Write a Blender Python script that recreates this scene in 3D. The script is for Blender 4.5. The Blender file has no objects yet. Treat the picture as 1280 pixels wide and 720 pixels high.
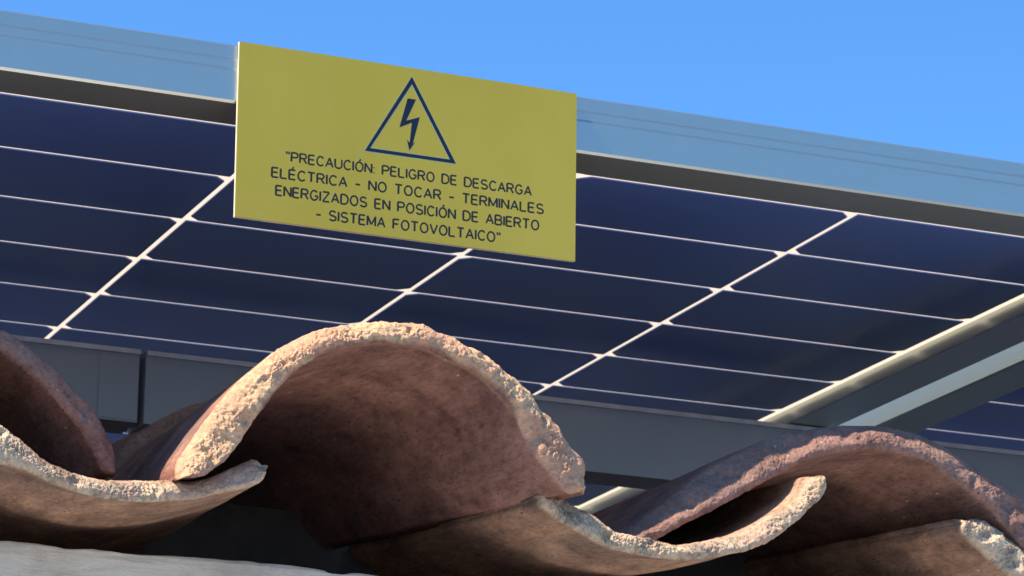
import bpy, bmesh, math, random
from mathutils import Vector, Matrix, noise
import numpy as np

random.seed(7)
sc = bpy.context.scene
R = math.radians

# ------------------------------------------------------------------ camera
# world metres: X along the eave (to the right), Y away from the viewer, Z up; lens at the origin
FPX = 4418.6                    # focal length in pixels of a 1280 px wide picture
YAW, PITCH, ROLL = 0.39553, 0.27757, 0.01257
def cam_axes():
    f = Vector((math.sin(YAW)*math.cos(PITCH), math.cos(YAW)*math.cos(PITCH), math.sin(PITCH)))
    r = Vector((math.cos(YAW), -math.sin(YAW), 0)); u = r.cross(f)
    c, s = math.cos(ROLL), math.sin(ROLL)
    return c*r + s*u, -s*r + c*u, f
CR, CU, CF = cam_axes()
cd = bpy.data.cameras.new('camera'); cam = bpy.data.objects.new('camera', cd)
sc.collection.objects.link(cam)
m = Matrix.Identity(4)
for i in range(3):
    m[i][0], m[i][1], m[i][2] = CR[i], CU[i], -CF[i]
cam.matrix_world = m
cd.sensor_width = 36; cd.lens = FPX/1280*36
cd.clip_start = 0.05; cd.clip_end = 3000
cd.dof.use_dof = True; cd.dof.focus_distance = 1.72; cd.dof.aperture_fstop = 62
sc.camera = cam

# ------------------------------------------------------------------ sky, sun, exposure
SUN = Vector((-0.594, -0.045, 0.804)).normalized()
elev = math.asin(SUN.z); azim = math.atan2(SUN.x, SUN.y)
w = bpy.data.worlds.new('World'); sc.world = w; w.use_nodes = True
nt = w.node_tree; nt.nodes.clear()
sky = nt.nodes.new('ShaderNodeTexSky'); sky.sky_type = 'NISHITA'; sky.sun_disc = False
sky.sun_elevation = elev; sky.sun_rotation = azim % (2*math.pi)
sky.altitude = 1500; sky.air_density = 1.0; sky.dust_density = 0.0; sky.ozone_density = 6.0
bg = nt.nodes.new('ShaderNodeBackground'); bg.inputs['Strength'].default_value = 0.15
wo = nt.nodes.new('ShaderNodeOutputWorld')
hs = nt.nodes.new('ShaderNodeHueSaturation'); hs.inputs['Saturation'].default_value = 1.17
nt.links.new(sky.outputs[0], hs.inputs['Color']); nt.links.new(hs.outputs[0], bg.inputs['Color']); nt.links.new(bg.outputs[0], wo.inputs['Surface'])
sd = bpy.data.lights.new('sun', 'SUN'); sd.energy = 5.0; sd.angle = R(0.5); sd.color = (1.0, 0.89, 0.72)
so = bpy.data.objects.new('sun', sd); sc.collection.objects.link(so)
so.rotation_euler = SUN.to_track_quat('Z', 'Y').to_euler()
sc.view_settings.view_transform = 'Standard'; sc.view_settings.look = 'None'
sc.view_settings.exposure = 0.8; sc.view_settings.gamma = 1.0
try:
    sc.cycles.max_bounces = 10; sc.cycles.diffuse_bounces = 6
except Exception:
    pass

# ------------------------------------------------------------------ helpers
def ray(x, y):                  # direction of a viewing ray, used only to read sizes off the survey points
    return CF + (x-640)/FPX*CR - (y-360)/FPX*CU
def on_y(x, y, Y):
    d = ray(x, y); return d*(Y/d.y)

def mesh_obj(name, verts, faces, mat, parent=None, smooth=False):
    me = bpy.data.meshes.new(name); me.from_pydata([tuple(v) for v in verts], [], faces); me.update()
    if mat: me.materials.append(mat)
    if smooth:
        me.polygons.foreach_set('use_smooth', [True]*len(me.polygons))
    o = bpy.data.objects.new(name, me); sc.collection.objects.link(o)
    if parent: o.parent = parent
    return o
def link_mesh(name, me, parent=None, loc=(0, 0, 0)):
    o = bpy.data.objects.new(name, me); sc.collection.objects.link(o)
    o.location = loc
    if parent: o.parent = parent
    return o
def thing(name, label, cat, loc=(0, 0, 0), group=None):
    o = bpy.data.objects.new(name, None); sc.collection.objects.link(o)
    o.empty_display_size = 0.1; o.location = loc
    o['label'] = label; o['category'] = cat
    if group: o['group'] = group
    return o
def box_geo(x0, x1, y0, y1, z0, z1):
    v = [(x, y, z) for z in (z0, z1) for y in (y0, y1) for x in (x0, x1)]
    f = [(0, 2, 3, 1), (4, 5, 7, 6), (0, 1, 5, 4), (2, 6, 7, 3), (0, 4, 6, 2), (1, 3, 7, 5)]
    return v, f
def bevel_mesh(o, width, seg=2):
    bm = bmesh.new(); bm.from_mesh(o.data)
    bmesh.ops.bevel(bm, geom=bm.edges[:], offset=width, segments=seg, affect='EDGES', profile=0.5)
    bm.to_mesh(o.data); bm.free()

class NT:
    """tiny wrapper for building a material"""
    def __init__(s, name):
        s.m = bpy.data.materials.new(name); s.m.use_nodes = True
        s.t = s.m.node_tree; s.b = s.t.nodes['Principled BSDF']; s.out = s.t.nodes['Material Output']
    def n(s, kind, **kw):
        o = s.t.nodes.new(kind)
        for k, v in kw.items():
            if k.startswith('i_'):
                key = k[2:]; key = int(key) if key.isdigit() else key.replace('_', ' ')
                o.inputs[key].default_value = v
            else:
                setattr(o, k, v)
        return o
    def l(s, a, b): s.t.links.new(a, b)
    def coord(s, scale=(1, 1, 1)):
        tc = s.n('ShaderNodeTexCoord'); mp = s.n('ShaderNodeMapping'); mp.inputs['Scale'].default_value = scale
        s.l(tc.outputs['Object'], mp.inputs['Vector']); return mp.outputs['Vector']
    def noise(s, vec, scale, detail=6, rough=0.6, dist=0.0):
        o = s.n('ShaderNodeTexNoise', i_Scale=scale, i_Detail=detail, i_Roughness=rough, i_Distortion=dist)
        s.l(vec, o.inputs['Vector']); return o.outputs['Fac']
    def ramp(s, fac, stops):
        o = s.n('ShaderNodeValToRGB'); e = o.color_ramp.elements
        while len(e) < len(stops): e.new(0.5)
        for k, (p, c) in enumerate(stops):
            e[k].position = p; e[k].color = c if len(c) == 4 else (*c, 1)
        s.l(fac, o.inputs['Fac']); return o.outputs['Color']
    def mix(s, fac, a, b, mode='MIX'):
        o = s.n('ShaderNodeMix', data_type='RGBA', blend_type=mode)
        for sock, v in ((o.inputs['Factor'], fac), (o.inputs['A'], a), (o.inputs['B'], b)):
            pass
        F, A, B = o.inputs[0], o.inputs[6], o.inputs[7]
        for sock, v in ((F, fac), (A, a), (B, b)):
            if hasattr(v, 'default_value') and hasattr(v, 'is_output'): s.l(v, sock)
            elif isinstance(v, (int, float)): sock.default_value = v
            else: sock.default_value = (*v, 1) if len(v) == 3 else v
        return o.outputs[2]
    def bump(s, h, strength, dist, normal=None):
        o = s.n('ShaderNodeBump', i_Strength=strength, i_Distance=dist)
        s.l(h, o.inputs['Height'])
        if normal is not None: s.l(normal, o.inputs['Normal'])
        return o.outputs['Normal']

# ------------------------------------------------------------------ materials
def mat_terracotta(name, body, dark, dust, seed, grimy=.45):
    t = NT(name); v = t.coord(); mp = t.n('ShaderNodeMapping'); mp.inputs['Location'].default_value = (seed, seed*1.7, seed*.3)
    t.l(v, mp.inputs['Vector']); v = mp.outputs['Vector']
    n1 = t.noise(v, 22, 8, .65, .4)
    ml = t.n('ShaderNodeMapping'); ml.inputs['Scale'].default_value = (1, .32, 1); t.l(v, ml.inputs['Vector']); v = ml.outputs['Vector']   # drag marks run down the tile
    n2 = t.noise(v, 90, 8, .7); n3 = t.noise(v, 420, 6, .7); n4 = t.noise(v, 9, 5, .6, .8)
    c = t.ramp(n1, [(.30, dark), (.50, body), (.72, tuple(min(1, x*1.35) for x in body))])
    spots = t.ramp(n2, [(.36, (0, 0, 0)), (.62, (1, 1, 1))])
    c = t.mix(spots, t.mix(1.0, c, (.62, .60, .60), 'MULTIPLY'), c)
    c = t.mix(1.0, c, t.ramp(n3, [(.30, (.62, .60, .60)), (.50, (1, 1, 1)), (.74, (1.18, 1.16, 1.14))]), 'MULTIPLY')
    pit = t.n('ShaderNodeTexVoronoi', i_Scale=260.0); t.l(v, pit.inputs['Vector'])
    c = t.mix(t.mix(1.0, t.ramp(pit.outputs['Distance'], [(.10, (1, 1, 1)), (.22, (0, 0, 0))]), t.ramp(n2, [(.50, (0, 0, 0)), (.62, (1, 1, 1))]), 'MULTIPLY'), c, (.07, .045, .04))
    gl = t.ramp(n4, [(.54, (0, 0, 0)), (.70, (1, 1, 1))])          # grey weathering blooms
    c = t.mix(t.mix(1.0, gl, (.42, .42, .42), 'MULTIPLY'), c, (.20, .175, .155))
    # broken rim: paler clay core with sandy grain, mask stored on the mesh
    at = t.n('ShaderNodeAttribute', attribute_name='core')
    grain = t.ramp(n3, [(.30, tuple(x*.55 for x in dust)), (.52, dust), (.75, tuple(min(1, x*1.2) for x in dust))])
    pink = t.ramp(t.noise(v, 16, 5, .6, .5), [(.44, (0, 0, 0)), (.56, (1, 1, 1))])
    grain = t.mix(t.mix(1.0, pink, (.6, .6, .6), 'MULTIPLY'), grain, (dust[0]*.80, dust[1]*.62, dust[2]*.70))
    grime = t.ramp(t.noise(v, 48, 7, .75, .6), [(grimy-.05, (1, 1, 1)), (grimy+.05, (0, 0, 0))])
    grain = t.mix(t.mix(1.0, grime, (.75, .75, .75), 'MULTIPLY'), grain, (.11, .10, .09))
    c = t.mix(at.outputs['Fac'], c, grain)
    # pale lime specks
    vo = t.n('ShaderNodeTexVoronoi', i_Scale=160.0); t.l(v, vo.inputs['Vector'])
    sp = t.ramp(vo.outputs['Distance'], [(.07, (1, 1, 1)), (.12, (0, 0, 0))])
    spm = t.ramp(t.noise(v, 35, 3, .5), [(.52, (0, 0, 0)), (.60, (1, 1, 1))])
    c = t.mix(t.mix(1.0, sp, spm, 'MULTIPLY'), c, (.58, .50, .40))
    t.l(c, t.b.inputs['Base Color']); t.b.inputs['Roughness'].default_value = .93
    t.b.inputs['Specular IOR Level'].default_value = .15
    nn = t.bump(n3, .8, .0016); nn = t.bump(n2, .5, .003, nn); nn = t.bump(t.noise(v, 1100, 3, .6), .6, .0008, nn)
    t.l(nn, t.b.inputs['Normal']); return t.m
M_TILE = [mat_terracotta('terracotta_warm', (.40, .20, .145), (.21, .10, .08), (.76, .475, .27), 0.0, .36),
          mat_terracotta('terracotta_dull', (.39, .205, .145), (.20, .11, .085), (.44, .28, .22), 3.1),
          mat_terracotta('terracotta_buff', (.50, .285, .175), (.25, .15, .11), (.70, .51, .33), 7.7, .44)]

def mat_frame():
    t = NT('anodised_aluminium'); v = t.coord((1, 1, 1)); vs = t.coord((2.0, 120, 120))
    c = t.ramp(t.noise(vs, 6, 4, .6), [(.3, (.47, .505, .46)), (.7, (.49, .525, .48))])
    t.l(c, t.b.inputs['Base Color']); t.b.inputs['Metallic'].default_value = .78
    r = t.ramp(t.noise(v, 60, 6, .7), [(.3, (.30,)*3), (.7, (.33,)*3)]); t.l(r, t.b.inputs['Roughness'])
    sp = t.n('ShaderNodeTexVoronoi', i_Scale=70.0); t.l(v, sp.inputs['Vector'])
    return t.m
M_FRAME = mat_frame()

def mat_cell():
    t = NT('silicon_cell_under_glass'); v = t.coord()
    c = t.ramp(t.noise(v, 5, 4, .6), [(.3, (.135, .245, .60)), (.7, (.142, .256, .63))])
    t.l(c, t.b.inputs['Base Color'])
    r = t.ramp(t.noise(v, 14, 6, .7), [(.3, (.14,)*3), (.75, (.24,)*3)]); t.l(r, t.b.inputs['Roughness'])
    t.b.inputs['Specular IOR Level'].default_value = .22; return t.m
M_CELL = mat_cell()

def mat_gap():
    t = NT('white_backsheet'); v = t.coord()
    t.b.inputs['Base Color'].default_value = (.80, .74, .64, 1); t.b.inputs['Roughness'].default_value = .3
    tr = t.n('ShaderNodeBsdfTranslucent'); tr.inputs['Color'].default_value = (.84, .70, .53, 1)
    mx = t.n('ShaderNodeMixShader', i_0=.55); t.l(t.b.outputs[0], mx.inputs[1]); t.l(tr.outputs[0], mx.inputs[2])
    t.l(mx.outputs[0], t.out.inputs['Surface']); return t.m
M_GAP = mat_gap()

def mat_rail():
    t = NT('painted_steel'); v = t.coord()
    c = t.ramp(t.noise(v, 7, 6, .6, .3), [(.3, (.33, .365, .43)), (.7, (.38, .42, .49))])
    sm = t.ramp(t.noise(v, 28, 5, .65, .8), [(.60, (0, 0, 0)), (.74, (1, 1, 1))])
    c = t.mix(t.mix(1.0, sm, (.35, .35, .35), 'MULTIPLY'), c, (.25, .25, .26))
    t.l(c, t.b.inputs['Base Color']); t.b.inputs['Roughness'].default_value = .6; return t.m
M_RAIL = mat_rail()

def mat_plaster():
    t = NT('white_plaster'); v = t.coord(); vs = t.coord((6, 40, 60))
    n1 = t.noise(v, 14, 8, .65, .3); n2 = t.noise(vs, 3.0, 6, .7, .5); n3 = t.noise(v, 240, 5, .7)
    c = t.ramp(n1, [(.28, (.50, .41, .31)), (.50, (.74, .63, .49)), (.75, (.82, .72, .58))])
    st = t.ramp(n2, [(.52, (0, 0, 0)), (.66, (1, 1, 1))])
    c = t.mix(t.mix(1.0, st, (.45, .45, .45), 'MULTIPLY'), c, (.38, .33, .27))
    t.l(c, t.b.inputs['Base Color']); t.b.inputs['Roughness'].default_value = .9
    nn = t.bump(n2, .4, .004); nn = t.bump(n3, .7, .0012, nn); t.l(nn, t.b.inputs['Normal']); return t.m
M_PLASTER = mat_plaster()

def mat_shade_mortar():
    t = NT('shade_mortar'); v = t.coord(); n1 = t.noise(v, 60, 8, .7)
    t.l(t.ramp(n1, [(.3, (.065, .06, .055)), (.7, (.11, .10, .09))]), t.b.inputs['Base Color'])  # tone darkened to paint in the shade of the voids
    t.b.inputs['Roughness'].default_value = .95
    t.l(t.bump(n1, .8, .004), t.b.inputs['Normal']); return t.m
M_SHADE_MORTAR = mat_shade_mortar()

def mat_sign():
    t = NT('yellow_engraving_plastic'); v = t.coord()
    c = t.ramp(t.noise(v, 9, 6, .6, .4), [(.3, (.60, .42, .040)), (.7, (.67, .475, .055))])
    ds = t.ramp(t.noise(v, 120, 6, .75), [(.58, (0, 0, 0)), (.80, (1, 1, 1))])
    c = t.mix(t.mix(1.0, ds, (.32, .32, .32), 'MULTIPLY'), c, (.58, .52, .30))
    t.l(c, t.b.inputs['Base Color'])
    r = t.ramp(t.noise(v, 40, 6, .7), [(.3, (.42,)*3), (.7, (.58,)*3)]); t.l(r, t.b.inputs['Roughness'])
    t.b.inputs['Specular IOR Level'].default_value = .35
    t.l(t.bump(t.noise(v, 25, 3, .5), .05, .001), t.b.inputs['Normal']); return t.m
M_SIGN = mat_sign()
def plain(name, col, rough=.5, spec=.3):
    t = NT(name); v = t.coord()
    c = t.ramp(t.noise(v, 80, 5, .6), [(.3, tuple(x*.85 for x in col)), (.7, tuple(x*1.15 for x in col))])
    t.l(c, t.b.inputs['Base Color']); t.b.inputs['Roughness'].default_value = rough
    t.b.inputs['Specular IOR Level'].default_value = spec; return t.m
M_LIP = plain('lip_painted_highlight', (.66, .66, .68), .5)  # light caught along the lip, put into its paler colour
M_DECK = plain('pale_bounce_deck', (.62, .64, .66), .8)  # unseen deck, pale tone chosen to reflect sky light up to the cells
M_INK = plain('black_engraved_fill', (.022, .024, .022))
M_INKB = plain('blue_black_print', (.010, .021, .050))
M_CUT = plain('pale_engraved_edge', (.50, .47, .22), .6)
M_SIGNCORE = plain('pale_plastic_core', (.80, .78, .66), .5)

def mat_ground():
    t = NT('cool_bounce_ground'); v = t.coord(); n1 = t.noise(v, .4, 8, .6); n2 = t.noise(v, 6, 8, .7)
    c = t.ramp(n1, [(.35, (.16, .20, .26)), (.65, (.23, .27, .33))])  # blue-grey tone chosen to bounce cool light into the shaded parts
    c = t.mix(t.ramp(n2, [(.4, (0, 0, 0)), (.7, (1, 1, 1))]), c, (.22, .24, .28))
    t.l(c, t.b.inputs['Base Color']); t.b.inputs['Roughness'].default_value = .95
    t.l(t.bump(n2, .6, .05), t.b.inputs['Normal']); return t.m
def mat_bounce_slab():  # surface of the unseen slab added as a sun reflector
    t = NT('pale_bounce_slab'); v = t.coord(); n1 = t.noise(v, 1.2, 8, .6, .4); n2 = t.noise(v, 40, 6, .7)
    c = t.ramp(n1, [(.3, (.78, .735, .68)), (.7, (.86, .81, .75))])
    c = t.mix(t.ramp(n2, [(.55, (0, 0, 0)), (.8, (.5, .5, .5))]), c, (.60, .50, .38))
    t.l(c, t.b.inputs['Base Color']); t.b.inputs['Roughness'].default_value = .9
    t.l(t.bump(n2, .4, .003), t.b.inputs['Normal']); return t.m

# ------------------------------------------------------------------ ground and added bounce slab
GZ = -1.62
g = mesh_obj('ground', [(-1500, -1500, GZ), (1500, -1500, GZ), (1500, 1500, GZ), (-1500, 1500, GZ)], [(0, 1, 2, 3)], mat_ground())
g['kind'] = 'structure'
p = mesh_obj('bounce_slab', *box_geo(-.05, 1.75, .25, 1.62, GZ-.1, GZ+.06), mat_bounce_slab()); p['kind'] = 'structure'  # unseen pale slab, added and sized to bounce sun under the tiles

# ------------------------------------------------------------------ plastered wall
WY, WZ = 1.765, 0.2118*1.765
def build_wall():
    root = thing('plaster_wall', 'white plastered wall at the bottom left, under the tile ends', 'wall', (0.7, WY, GZ+.06))
    # front face and top as one grid with an uneven rounded arris
    nx = 700; x0, x1 = -0.8, 2.8
    prof = []                                       # (y, z) from low front, over the arris, to the back of the top
    for z in (GZ+.06, -1.0, -.3, 0.0, .15, .22, .26, .285, .30): prof.append((0.0, z))
    zs = [.305 + (WZ-.3064)*k/9 for k in range(10)]
    for z in zs: prof.append((0.0, z))
    for a in range(1, 6):
        an = a/6*math.pi/2; prof.append((.0014*(1-math.cos(an)), WZ-.0014+.0014*math.sin(an)))
    for y in (.005, .010, .018, .03, .05, .09, .15, .24): prof.append((y, WZ))
    prof.append((.24, .0)); prof.append((.24, GZ+.06))
    vs, fs = [], []
    for i in range(nx+1):
        x = x0 + (x1-x0)*i/nx
        for (y, z) in prof:
            near = max(0, 1-abs(z-WZ)/.08)
            q = Vector((x*60, y*60, z*60))
            d = noise.fractal(q, 1.0, 2.0, 5)*.0011*near + noise.noise(Vector((x*9, y*9, z*30)))*.0016*near
            chip = max(0, noise.noise(Vector((x*45+5, z*60, 3)))-.35)*.006*near
            if y > .0001 and z > WZ-.01 and y < .1: vs.append((x, WY+y+chip, z+d-chip))
            else: vs.append((x, WY+y-d*.8+chip, z))
    n = len(prof)
    for i in range(nx):
        for j in range(n-1):
            a = i*n+j; fs.append((a, a+n, a+n+1, a+1))
    o = mesh_obj('wall_face', [(x-.7, y-WY, z-GZ-.06) for x, y, z in vs], fs, M_PLASTER, root, True)
    return root
build_wall()

# ------------------------------------------------------------------ barrel tiles
SLOPE = R(5)
def resample(P, n):
    P = np.array([(p.x, p.z) for p in P]); 
    # smooth the traced outline with a Catmull-Rom pass, then space evenly
    Q = []
    for i in range(len(P)-1):
        p0, p1, p2, p3 = P[max(i-1, 0)], P[i], P[i+1], P[min(i+2, len(P)-1)]
        for t in np.linspace(0, 1, 12, endpoint=False):
            Q.append(.5*((2*p1)+(-p0+p2)*t+(2*p0-5*p1+4*p2-p3)*t*t+(-p0+3*p1-3*p2+p3)*t**3))
    Q.append(P[-1]); Q = np.array(Q)
    s = np.r_[0, np.cumsum(np.hypot(*np.diff(Q, axis=0).T))]
    u = np.linspace(0, s[-1], n)
    return np.stack([np.interp(u, s, Q[:, 0]), np.interp(u, s, Q[:, 1])], -1)

def tile_mesh(name, outer, inner, mat, rough=1.0, bev_out=.010, bev_in=.002, N=900, K=38, length=.42, grow=1.0,
              yaw=0.0, slope=SLOPE, seed=0.0, core=1.0, chip=1.0):
    """outer / inner: XZ outlines (numpy) of the front cut, relative to the tile origin. Lofted back along the slope."""
    ctr = (outer[0]+outer[-1])/2
    dY = [0, .003, .006, .010, .015, .022, .03, .04, .055, .075, .10, .13, .17, .22, .28, .35, length]
    def sect(P, d):
        s = 1+(grow-1)*d/length
        q = ctr+(P-ctr)*s
        return q[:, 0]+d*math.tan(yaw), q[:, 1]+d*math.tan(slope)
    rows, core_v, rimw = [], [], []
    # across the rim, inner -> outer
    for k in range(K+1):
        t = k/K
        P = inner+(outer-inner)*t
        y = bev_in*(1-t)**2*(1 if t < .5 else 1) + bev_out*t**1.6 + .0022*(2*t-1)**4
        X, Z = sect(P, 0); rows.append((X, np.full(len(X), y), Z)); core_v.append(min(1, .12+t*5.5)); rimw.append(.72+.5*math.sin(math.pi*t))
    y_out = bev_out+.0022; y_in = bev_in+.0022
    for d in dY[1:]:
        X, Z = sect(outer, d); rows.append((X, np.full(len(X), y_out+d), Z)); core_v.append(max(0, 1-d/.006)); rimw.append(max(.16, .5-d/.02))
    nb = 4
    for k in range(1, nb+1):                         # back end cap
        P = outer+(inner-outer)*k/nb
        X, Z = sect(P, length); rows.append((X, np.full(len(X), y_out+length), Z)); core_v.append(0); rimw.append(.15)
    for d in reversed(dY[1:-1]):
        X, Z = sect(inner, d); rows.append((X, np.full(len(X), y_in+d), Z)); core_v.append(max(0, 1-d/.004)); rimw.append(max(.14, .4-d/.02))
    n = len(outer); nr = len(rows)
    verts, cor = [], []
    for r in range(nr):
        X, Yv, Z = rows[r]
        for i in range(n):
            p = Vector((X[i], Yv[i], Z[i])); q = p+Vector((seed, seed*.7, seed*1.3))
            a = rimw[r]*rough
            big = noise.noise_vector(q*55)*.0014*a*chip
            mid = noise.noise_vector(q*170)*.0006*a
            fin = noise.noise_vector(q*420)*.0005*a
            if a > .3:                                          # sandy grains and pits of broken clay
                g1 = noise.voronoi(q*620)[0]; g2 = noise.voronoi(q*1150)[0]; wv = max(0, min(1, .5+1.6*noise.noise(q*42+Vector((3, 8, 1)))))
                fin = fin+Vector((0, -.9, .45))*((.32-g1[0])*.0008+(.30-g2[0])*.0006)*a*(.25+1.1*wv)
            body = noise.noise_vector(q*18)*.0012
            # bites out of the rim
            bite = max(0, noise.noise(q*38+Vector((9, 2, 4)))-.22)*.010*a*chip+max(0, noise.noise(q*120+Vector((2, 7, 5)))-.3)*.006*a
            p = p+big+mid+fin+body; p.y += bite
            verts.append(p); cor.append(max(0, min(1, core_v[r]*core*(1+.6*noise.noise(q*30)))) if r > K*.25 else max(0, min(1, (core_v[r]+1.2*noise.noise(q*70))*core)))
    faces = []
    for r in range(nr):
        r2 = (r+1) % nr
        for i in range(n-1):
            faces.append((r*n+i, r*n+i+1, r2*n+i+1, r2*n+i))
    nd = len(dY)-1
    A = [K+k for k in range(nd+1)]                              # outer rows, front to back
    B = [0]+[nr-1-k for k in range(nd-1)]+[K+nd+nb]             # inner rows, front to back
    for i, j in ((0, 1), (n-1, n-2)):
        mids = []
        for ra, rb in zip(A, B):
            pa, pb = verts[ra*n+i], verts[rb*n+i]; qa, qb = verts[ra*n+j*1], verts[rb*n+j]
            t = (pa+pb)/2-(qa+qb)/2
            k5 = 6 if i == 0 else n-7
            t = (pa+pb)/2-(verts[ra*n+k5]+verts[rb*n+k5])/2; t.y = 0
            t.normalize(); mids.append(len(verts))
            q = (pa+pb)/2+t*((pa-pb).length*.45); q += noise.noise_vector(q*200)*.0008
            verts.append(q); cor.append(cor[ra*n+i])
        for k in range(nd):
            a0, a1, b0, b1 = A[k]*n+i, A[k+1]*n+i, B[k]*n+i, B[k+1]*n+i
            faces.append((a0, a1, mids[k+1], mids[k])); faces.append((mids[k], mids[k+1], b1, b0))
        for r in range(K): faces.append((r*n+i, (r+1)*n+i, mids[0]))
        for r in range(K+nd, K+nd+nb): faces.append((r*n+i, (r+1)*n+i, mids[-1]))
    me = bpy.data.meshes.new(name); me.from_pydata([tuple(v) for v in verts], [], faces); me.update()
    bm = bmesh.new(); bm.from_mesh(me); bmesh.ops.recalc_face_normals(bm, faces=bm.faces); bm.to_mesh(me); bm.free()
    at = me.attributes.new('core', 'FLOAT', 'POINT'); at.data.foreach_set('value', cor)
    me.polygons.foreach_set('use_smooth', [True]*len(me.polygons)); me.materials.append(mat)
    return me

def traced(outer_px, inner_px, Y, N, bo, bi):
    O = resample([on_y(x, y, Y+bo+.0022) for x, y in outer_px], N); I = resample([on_y(x, y, Y+bi+.0022) for x, y in inner_px], N)
    org = np.array([(O[0, 0]+O[-1, 0])/2, min(O[:, 1].min(), I[:, 1].min())])
    md = (O+I)/2; m = int(N*.026)                               # worn, rounded ends
    for k in range(m):
        f = max(.30, math.sqrt(1-(1-(k+.5)/m)**2))
        for j in (k, N-1-k):
            O[j] = md[j]+(O[j]-md[j])*f; I[j] = md[j]+(I[j]-md[j])*f
    return O-org, I-org, org

RZ = 0.3480
roof = thing('tile_roof', 'weathered terracotta barrel tile roof edge below the solar panels', 'roof', (0.7, 1.6, RZ))
def place(name, me, org, Y, label=None):
    o = link_mesh(name, me, roof, (org[0]-.7, Y-1.6, org[1]-RZ))
    if label: o['label'] = label
    return o

C_OUT = [(217, 592), (220.7, 585), (233.5, 562.5), (252.6, 533.8), (271.8, 508), (287.8, 489), (307, 470), (332.5, 449), (358, 431.5),
         (383.6, 417), (420, 406.5), (445, 403.5), (466.7, 402.7), (500, 404), (530, 410), (550, 417.3), (576.7, 425), (600, 436.7), (616.7, 450),
         (640, 470), (666.7, 491.7), (678.3, 510), (696.7, 530), (708, 553), (724, 571), (732, 583), (733, 600)]
C_IN = [(240, 599), (265.4, 588), (287.8, 570), (303.8, 547), (319.7, 521), (332.5, 507), (351.7, 484), (377, 458.7), (396, 444), (420, 436),
        (443, 431.7), (476.7, 428), (513, 431.7), (540, 438), (563, 450), (590, 461.7), (616.7, 481.7), (640, 508), (656.7, 538), (673, 569), (690, 592), (708, 612), (724, 621)]
L_OUT = [(-372, 590), (-360, 560), (-330, 515), (-300, 480), (-250, 432), (-200, 405), (-150, 393), (-110, 390), (-60, 394), (-25, 402), (0, 412), (18, 421), (46, 443), (70, 464), (91.6, 487),
         (110, 505), (125, 528), (137, 553), (143.5, 571), (145, 585)]
L_IN = [(-348, 598), (-335, 570), (-308, 527), (-280, 496), (-238, 452), (-195, 428), (-150, 417), (-110, 414), (-65, 418), (-30, 426), (-8, 435), (8, 445), (32, 466), (54, 486), (74, 508),
        (91, 528), (106, 550), (118, 571), (127, 587), (139, 597)]
R_OUT = [(772, 672), (782, 661.7), (815.6, 636.7), (857, 604.7), (885, 585), (912.8, 571), (940.6, 557.5), (982, 543.6), (1024, 535), (1054, 532.5), (1081.7, 532.5),
         (1109.4, 534), (1129, 538), (1151, 543.6), (1179, 557.5), (1206.7, 575.6), (1234, 595), (1256.7, 609), (1280, 628), (1305, 655), (1325, 690), (1335, 720)]
R_IN = [(800, 690), (825, 672), (857, 653), (885, 639), (912, 624), (940, 610), (982, 590), (1010, 577), (1038, 568), (1068, 563), (1100, 563),
        (1137, 570), (1165, 580), (1193, 600), (1218, 617), (1240, 637), (1262, 660), (1279, 682), (1296, 705), (1308, 730)]
# troughs: 'outer' is the underside, 'inner' the upper (concave) edge
LT_IN = [(-72, 470), (-50, 490), (-25, 511), (0, 530.5), (21, 547), (46, 567), (61, 578), (85.5, 588.5), (122, 598), (153, 600), (197.5, 599.5), (242.5, 600),
         (270, 593.7), (290, 583.7), (310, 576), (324, 574)]
LT_OUT = [(-92, 500), (-70, 526), (-40, 554), (0, 579), (18, 584), (43, 592), (67, 604), (101, 615), (137, 623), (171, 626), (200, 626), (235, 623), (260, 618), (290, 611), (315, 606), (337, 596)]
RT_IN = [(681, 617), (694, 618.6), (706, 626), (722.6, 636), (741, 647), (757, 658), (773, 666), (794, 671), (820, 677), (843, 681), (871, 679.7), (899, 672.8),
         (926.7, 663), (954, 649), (982, 628), (996, 611.7), (1002, 598), (1012, 591)]
RT_OUT = [(668, 628), (680, 636), (692, 645), (712, 658), (733, 670), (760, 684), (801.7, 694), (843, 700), (871, 701), (910, 694), (940.5, 685), (971, 670), (996, 650), (1012, 635), (1026, 620), (1034, 602)]
FT_IN = [(1207, 648), (1229, 651), (1251, 663), (1270, 677), (1290, 690), (1320, 706), (1360, 718), (1400, 722), (1440, 716), (1480, 700), (1520, 672), (1540, 650)]
FT_OUT = [(1198, 657), (1212, 673), (1240, 698), (1258, 714), (1280, 727), (1320, 743), (1360, 752), (1400, 754), (1445, 746), (1490, 728), (1535, 698), (1560, 665)]

N = 900
def make(kind, O, I, Y, mat, label=None, **kw):
    o, i, org = traced(O, I, Y, kw.get('N', N), kw['bev_out'], kw['bev_in'])
    me = tile_mesh(kind, o, i, mat, **kw)
    return place(kind, me, org, Y, label)
Y_C, Y_L, Y_R, Y_LT, Y_RT, Y_FT = 1.652, 1.719, 1.699, 1.666, 1.686, 1.699
cC = make('cover_tile', C_OUT, C_IN, Y_C, M_TILE[0], 'upturned cover tile in the middle with a broken sunlit rim', bev_out=.013, bev_in=.005, grow=.64, seed=1.1, rough=1.25)
cL = make('cover_tile', L_OUT, L_IN, Y_L, M_TILE[1], 'shaded cover tile cut off by the left edge', bev_out=.004, bev_in=.002, grow=.90, seed=4.3, rough=.8, core=.35)
cR = make('cover_tile', R_OUT, R_IN, Y_R, M_TILE[1], 'low cover tile on the right with a sunlit sliver', bev_out=.018, bev_in=.003, grow=.68, seed=8.9, rough=.7, core=.35)
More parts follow.
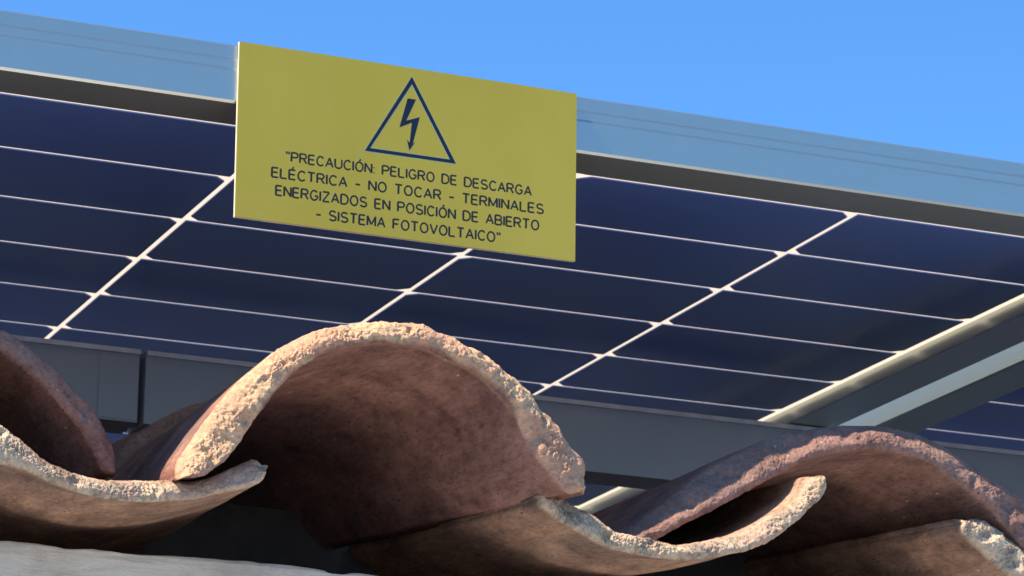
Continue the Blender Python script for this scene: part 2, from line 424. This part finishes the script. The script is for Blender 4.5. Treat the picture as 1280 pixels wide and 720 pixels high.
tL = make('trough_tile', LT_OUT, LT_IN, Y_LT, M_TILE[2], 'trough tile at the left with a crumbling rim', bev_out=.001, bev_in=.008, grow=1.22, yaw=R(3), seed=12.2, rough=1.15)
tR = make('trough_tile', RT_OUT, RT_IN, Y_RT, M_TILE[2], 'trough tile whose curled right tip is sunlit', bev_out=.001, bev_in=.007, grow=1.05, seed=15.7, rough=1.15)
tF = make('trough_tile', FT_OUT, FT_IN, Y_FT, M_TILE[2], 'trough tile cut off by the bottom right corner', bev_out=.001, bev_in=.009, grow=1.05, seed=19.4, rough=1.2)
# second course: the cover seen in shade behind the middle tile's left flank
D_OUT = [(126, 612), (144, 580), (159, 555), (183, 537), (214, 518), (244, 506), (275, 499), (310, 496), (345, 501), (385, 517), (420, 545), (448, 585), (462, 625)]
D_IN = [(148, 618), (162, 590), (176, 570), (198, 553), (226, 536), (252, 526), (280, 520), (310, 517), (340, 522), (372, 537), (400, 562), (424, 597), (438, 630)]
cD = make('cover_tile', D_OUT, D_IN, 1.975, M_TILE[1], None, bev_out=.003, bev_in=.002, grow=.90, seed=23.0, rough=.6, core=.3, N=200, K=8)

# further tiles of the same roof, sharing the meshes above
def copy_tile(src, dx, dy, dz):
    o = src.copy(); sc.collection.objects.link(o); o.parent = roof
    o.location = src.location+Vector((dx, dy, dz))
    if 'label' in o: del o['label']
    return o
PIT = 0.236
for dx in (.585, .83): copy_tile(cC, dx, .03, -.018)
for k in (-2,): copy_tile(cC, PIT*k, .02, 0)
for dx in (.49, .735): copy_tile(tR, dx, .01, -.012)
for k in (-1,): copy_tile(tL, PIT*k, .01, 0)
for k in (-2, -1): copy_tile(cD, PIT*k, .0, -.006)
for k in (-1, 0, 1): copy_tile(tR, PIT*k-.02, .33, .016)
# dark bed added so the tile voids read as deep shade, and the deck behind
v, f = box_geo(-1.4, 2.1, .37, .50, -.02, .104); mesh_obj('shade_mortar_bed', v, f, M_SHADE_MORTAR, roof)
dk = [(-1.4, .502, .0), (2.1, .502, .0), (2.1, 3.2, .25), (-1.4, 3.2, .25), (-1.4, .502, -.12), (2.1, .502, -.12), (2.1, 3.2, -.12), (-1.4, 3.2, -.12)]
mesh_obj('roof_deck', dk, [(0, 1, 2, 3), (7, 6, 5, 4), (0, 4, 5, 1), (1, 5, 6, 2), (2, 6, 7, 3), (3, 7, 4, 0)], M_DECK, roof)

# ------------------------------------------------------------------ solar panels
H = 0.63477                      # underside of the glass
ZB, ZT = 0.6077, 0.6405          # frame bottom and top
YF = 1.700                       # front face of the frames
PX, PY, GAP = 0.184, 0.093, 0.0037
NX, NYC = 6, 24
ROW0 = 1.81267                   # a line between two rows of cells
XD = 0.61506+3*PX                # last column line of the near panel
FW = 0.0106                      # last cell line to outer face
PGAP = .0255
PW = NX*PX+2*FW; XL = XD+FW-PW   # panel width and left side
Y_first = ROW0-PY                # first cell line
PD = NYC*PY+2*(Y_first-YF)+.012
def cell_mesh(far, name):
    a, b = PX/2-GAP/2, PY/2-GAP/2; c = .0068; z0, z1 = -.0008, .0003
    if far: ring = [(-a, -b), (a, -b), (a, b-c), (a-c, b), (-a+c, b), (-a, b-c)]
    else:   ring = [(-a, -b+c), (-a+c, -b), (a-c, -b), (a, -b+c), (a, b), (-a, b)]
    n = len(ring); vs = [(x, y, z0) for x, y in ring]+[(x, y, z1) for x, y in ring]
    fs = [tuple(reversed(range(n))), tuple(range(n, 2*n))]+[(i, (i+1) % n, n+(i+1) % n, n+i) for i in range(n)]
    me = bpy.data.meshes.new(name); me.from_pydata(vs, [], fs); me.update(); me.materials.append(M_CELL); return me
CELL_N, CELL_F = cell_mesh(False, 'solar_cell'), cell_mesh(True, 'solar_cell')

hz = ZT-ZB
def step(z, d0, d1): return [(d0, z-.0007), (d1, z+.0006)]          # shallow ledge of the extrusion
FR_PROF = ([(.0013, 0), (0, .0013)] + step(hz*.57, 0, .0003) + step(hz*.74, .0003, .0006) +
           [(.0006, hz-.0008), (.0014, hz), (.0072, hz), (.0072, H-ZB+.0016), (.0064, H-ZB+.0016), (.0064, .0018), (.0345, .0018), (.0353, .0010), (.0353, 0)])
def frame_member(parent, p0, along, inward, L, name='frame_rail'):
    n = len(FR_PROF); vs = []
    for e in (0, 1):
        for d, z in FR_PROF:
            s = d if e == 0 else L-d
            vs.append((p0[0]+along[0]*s+inward[0]*d, p0[1]+along[1]*s+inward[1]*d, z))
    fs = [(i, (i+1) % n, n+(i+1) % n, n+i) for i in range(n)]
    o = mesh_obj(name, vs, fs, M_FRAME, parent)
    bm = bmesh.new(); bm.from_mesh(o.data); bmesh.ops.recalc_face_normals(bm, faces=bm.faces); bm.to_mesh(o.data); bm.free()
    return o
def solar_panel(x_left, label):
    root = thing('solar_panel', label, 'solar panel', (x_left, YF, ZB), 'solar panels mounted over the roof')
    frame_member(root, (0, 0), (1, 0), (0, 1), PW)
    frame_member(root, (PW, 0), (0, 1), (-1, 0), PD)
    frame_member(root, (PW, PD), (-1, 0), (0, -1), PW)
    frame_member(root, (0, PD), (0, -1), (1, 0), PD)
    mesh_obj('backsheet', [(.0066, .0066, H-ZB), (.0066, PD-.0066, H-ZB), (PW-.0066, PD-.0066, H-ZB), (PW-.0066, .0066, H-ZB)], [(0, 1, 2, 3)], M_GAP, root)
    for i in range(NX):
        for j in range(NYC):
            me = CELL_F if (i-NX) % 2 else CELL_N
            link_mesh('solar_cell', me, root, (FW+PX*(i+.5), Y_first-YF+PY*(j+.5), H-ZB))
    return root
solar_panel(XL, 'large solar panel seen from below, carrying the yellow warning sign')
solar_panel(XD+FW+PGAP, 'second solar panel beyond the bright gap at the right edge')

# ------------------------------------------------------------------ mounting rails under the panels
RY, RZ0, RZ1 = 2.214, 0.5572, ZB-.0004
def rail(x0, x1, label, post_x, splice):
    root = thing('mounting_rail', label, 'rail', (x0, RY, RZ0), 'rails carrying the solar panels')
    L = x1-x0; h = RZ1-RZ0
    sec = [(0, 0), (0, h), (.036, h), (.036, 0)]
    n = len(sec); vs = [(x, y, z) for x in (0, L) for y, z in sec]
    fs = [tuple(range(n)), tuple(reversed(range(n, 2*n)))]+[(i, n+i, n+(i+1) % n, (i+1) % n) for i in range(n)]
    o = mesh_obj('beam', vs, fs, M_RAIL, root)
    bm = bmesh.new(); bm.from_mesh(o.data); bmesh.ops.recalc_face_normals(bm, faces=bm.faces); bm.to_mesh(o.data); bm.free()
    lip = mesh_obj('top_lip', *box_geo(.0, L, -.0032, -.0001, h-.0036, h-.0004), M_LIP, root)
    if splice:
        o = mesh_obj('splice_plate', *box_geo(L-.0277, L-.0006, -.0009, -.0001, .0012, h-.0056), M_RAIL, root); 
    b = thing_post(root, post_x-x0)
    return root
def thing_post(root, x):
    o = mesh_obj('post', *box_geo(x-.02, x+.02, .0, .036, -.165, -.0005), M_RAIL, root); return o
rail(-.35, .6543, 'dull grey rail left of the dark joint, its end plated', .0, True)
rail(.6590, 2.45, 'dull grey rail right of the dark joint, behind the middle tile', 2.3, False)

# ------------------------------------------------------------------ warning sign
SY = YF-.0026                    # front of the plate
cor = [on_y(x, y, SY) for x, y in ((299.5, 51.5), (721, 117), (719, 326.5), (293.5, 270.5))]
ox, oz = cor[3].x, cor[3].z
sign = thing('warning_sign', 'yellow warning sign with a lightning triangle, fixed to the panel frame', 'sign', (ox, SY, oz))
def S(px): q = on_y(px[0], px[1], SY); return (q.x-ox, q.z-oz)
cs = [(c.x-ox, c.z-oz) for c in cor]
def slab(name, ring, y0, y1, mat, parent=sign):
    n = len(ring); vs = [(x, y0, z) for x, z in ring]+[(x, y1, z) for x, z in ring]
    fs = [tuple(range(n)), tuple(reversed(range(n, 2*n)))]+[(i, n+i, n+(i+1) % n, (i+1) % n) for i in range(n)]
    o = mesh_obj(name, vs, fs, mat, parent)
    bm = bmesh.new(); bm.from_mesh(o.data); bmesh.ops.recalc_face_normals(bm, faces=bm.faces)
    bmesh.ops.triangulate(bm, faces=[f for f in bm.faces if len(f.verts) > 4]); bm.to_mesh(o.data); bm.free(); return o
pl = slab('plate', [cs[3], cs[2], cs[1], cs[0]], 0, .0007, M_SIGN)
slab('plate_core', [cs[3], cs[2], cs[1], cs[0]], .0007, .0024, M_SIGNCORE)
def ring_slab(name, out, inn, y0, y1, mat):
    n = len(out); vs = []
    for y in (y0, y1):
        vs += [(x, y, z) for x, z in out]+[(x, y, z) for x, z in inn]
    fs = []
    for i in range(n):
        j = (i+1) % n
        fs += [(i, j, n+j, n+i), (2*n+i, 3*n+i, 3*n+j, 2*n+j), (i, 2*n+i, 2*n+j, j), (n+i, n+j, 3*n+j, 3*n+i)]
    o = mesh_obj(name, vs, fs, mat, sign)
    bm = bmesh.new(); bm.from_mesh(o.data); bmesh.ops.recalc_face_normals(bm, faces=bm.faces); bm.to_mesh(o.data); bm.free(); return o
def Z3(p): return S((440+p[0]/5.54, 85+p[1]/5.54))
tri_o = [Z3(p) for p in ((415, 60), (88, 573), (720, 663))]; tri_i = [Z3(p) for p in ((415, 112), (126, 554), (678, 634))]
def grow_tri(T, k):
    c = (sum(p[0] for p in T)/3, sum(p[1] for p in T)/3); return [(c[0]+(p[0]-c[0])*k, c[1]+(p[1]-c[1])*k) for p in T]
ring_slab('engraved_edge', grow_tri(tri_o, 1.025), grow_tri(tri_i, .965), -.000010, .0001, M_CUT)
ring_slab('warning_triangle', tri_o, tri_i, -.000022, .0001, M_INKB)
bolt = [(385, 210), (443, 219), (376, 364), (470, 340), (421, 524), (438, 511), (397, 572), (380, 494), (399, 518), (414, 379), (328, 411)]
slab('lightning_bolt', [Z3(p) for p in bolt], -.000022, .0001, M_INKB)

# engraved lettering: single-stroke capitals, cap height 1
def arc(cx, cz, rx, rz, a0, a1, n=12): return [(cx+rx*math.cos(R(a0+(a1-a0)*k/n)), cz+rz*math.sin(R(a0+(a1-a0)*k/n))) for k in range(n+1)]
O_ = arc(.36, .5, .34, .5, 90, 450, 28)
GL = {
 'A': (.68, [[(0, 0), (.34, 1), (.68, 0)], [(.115, .33), (.565, .33)]]),
 'B': (.62, [[(0, 0), (0, 1), (.34, 1)]+arc(.34, .76, .23, .24, 90, -90)+[(0, .52)], [(.34, .52)]+arc(.36, .26, .26, .26, 90, -90)+[(0, 0)]]),
 'C': (.66, [arc(.36, .5, .34, .5, 40, 320, 22)]),
 'D': (.66, [[(0, 0), (0, 1), (.28, 1)]+arc(.28, .5, .38, .5, 90, -90, 18)+[(0, 0)]]),
 'E': (.56, [[(.56, 0), (0, 0), (0, 1), (.54, 1)], [(0, .52), (.50, .52)]]),
 'F': (.54, [[(0, 0), (0, 1), (.54, 1)], [(0, .52), (.46, .52)]]),
 'G': (.70, [arc(.36, .5, .34, .5, 40, 350, 24)+[(.70, .45), (.42, .45)]]),
 'I': (.04, [[(.02, 0), (.02, 1)]]),
 'L': (.54, [[(0, 1), (0, 0), (.54, 0)]]),
 'M': (.72, [[(0, 0), (0, 1), (.36, .12), (.72, 1), (.72, 0)]]),
 'N': (.62, [[(0, 0), (0, 1), (.62, 0), (.62, 1)]]),
 'O': (.72, [O_]),
 'P': (.60, [[(0, 0), (0, 1), (.34, 1)]+arc(.34, .74, .26, .26, 90, -90)+[(0, .48)]]),
 'R': (.62, [[(0, 0), (0, 1), (.34, 1)]+arc(.34, .75, .25, .25, 90, -90)+[(0, .50)], [(.32, .50), (.62, 0)]]),
 'S': (.62, [arc(.31, .75, .28, .25, 25, 270, 14)+arc(.31, .25, .30, .25, 90, -155, 14)[1:]]),
 'T': (.64, [[(0, 1), (.64, 1)], [(.32, 1), (.32, 0)]]),
 'U': (.64, [[(0, 1), (0, .32)]+arc(.32, .32, .32, .32, 180, 360, 14)+[(.64, 1)]]),
 'V': (.66, [[(0, 1), (.33, 0), (.66, 1)]]),
 'Z': (.62, [[(0, 1), (.60, 1), (0, 0), (.62, 0)]]),
 ':': (.06, [[(.03, .66), (.03, .58)], [(.03, .10), (.03, .02)]]),
 '-': (.42, [[(0, .42), (.42, .42)]]),
 '"': (.30, [[(.03, 1.06), (.06, .76)], [(.27, 1.06), (.25, .76)]]),
}
GL['Ó'] = (.72, [O_, [(.34, 1.12), (.50, 1.34)]]); GL['É'] = (.56, GL['E'][1]+[[(.24, 1.12), (.40, 1.34)]])
def text_line(txt, start_px, end_px, cap_px):
    a, b = S(start_px), S(end_px); cap = S((start_px[0], start_px[1]-cap_px))[1]-a[1]
    adv, strokes, x = .21, [], 0.0
    for ch in txt:
        if ch == ' ': x += .58; continue
        wd, st = GL[ch]
        for s in st:
            run = [s[0]]
            for k in range(1, len(s)):
                run.append(s[k])
                if k < len(s)-1:
                    v1 = Vector((s[k][0]-s[k-1][0], s[k][1]-s[k-1][1])); v2 = Vector((s[k+1][0]-s[k][0], s[k+1][1]-s[k][1]))
                    if v1.length > 0 and v2.length > 0 and v1.angle(v2) > R(40):
                        strokes.append([(x+px, pz) for px, pz in run]); run = [s[k]]
            strokes.append([(x+px, pz) for px, pz in run])
        x += wd+adv
    tot = x-adv
    cu = bpy.data.curves.new('lettering', 'CURVE'); cu.dimensions = '3D'; cu.bevel_depth = cap*.115; cu.bevel_resolution = 1; cu.use_fill_caps = True
    L = b[0]-a[0]
    for s in strokes:
        sp = cu.splines.new('POLY'); sp.points.add(len(s)-1)
        for k, (px, pz) in enumerate(s):
            u = px/tot
            sp.points[k].co = (a[0]+L*u, 0, a[1]+(b[1]-a[1])*u+pz*cap, 1)
    tmp = bpy.data.objects.new('lettering', cu); sc.collection.objects.link(tmp)
    dg = bpy.context.evaluated_depsgraph_get(); me = bpy.data.meshes.new_from_object(tmp.evaluated_get(dg))
    bpy.data.objects.remove(tmp); bpy.data.curves.remove(cu)
    me.name = 'lettering'; me.materials.clear(); me.materials.append(M_INK)
    for vv in me.vertices: vv.co.y *= .02
    o = link_mesh('lettering', me, sign); return o
text_line('"PRECAUCIÓN: PELIGRO DE DESCARGA', (357.5, 201.0), (664, 244.5), 11.4)
text_line('ELÉCTRICA - NO TOCAR - TERMINALES', (339.7, 220.8), (679, 267.2), 11.8)
text_line('ENERGIZADOS EN POSICIÓN DE ABIERTO', (344.7, 243.6), (673.3, 287.6), 11.9)
text_line('- SISTEMA FOTOVOL TAICO"'.replace('L T', 'LT'), (395, 273.0), (625, 303.0), 11.9)
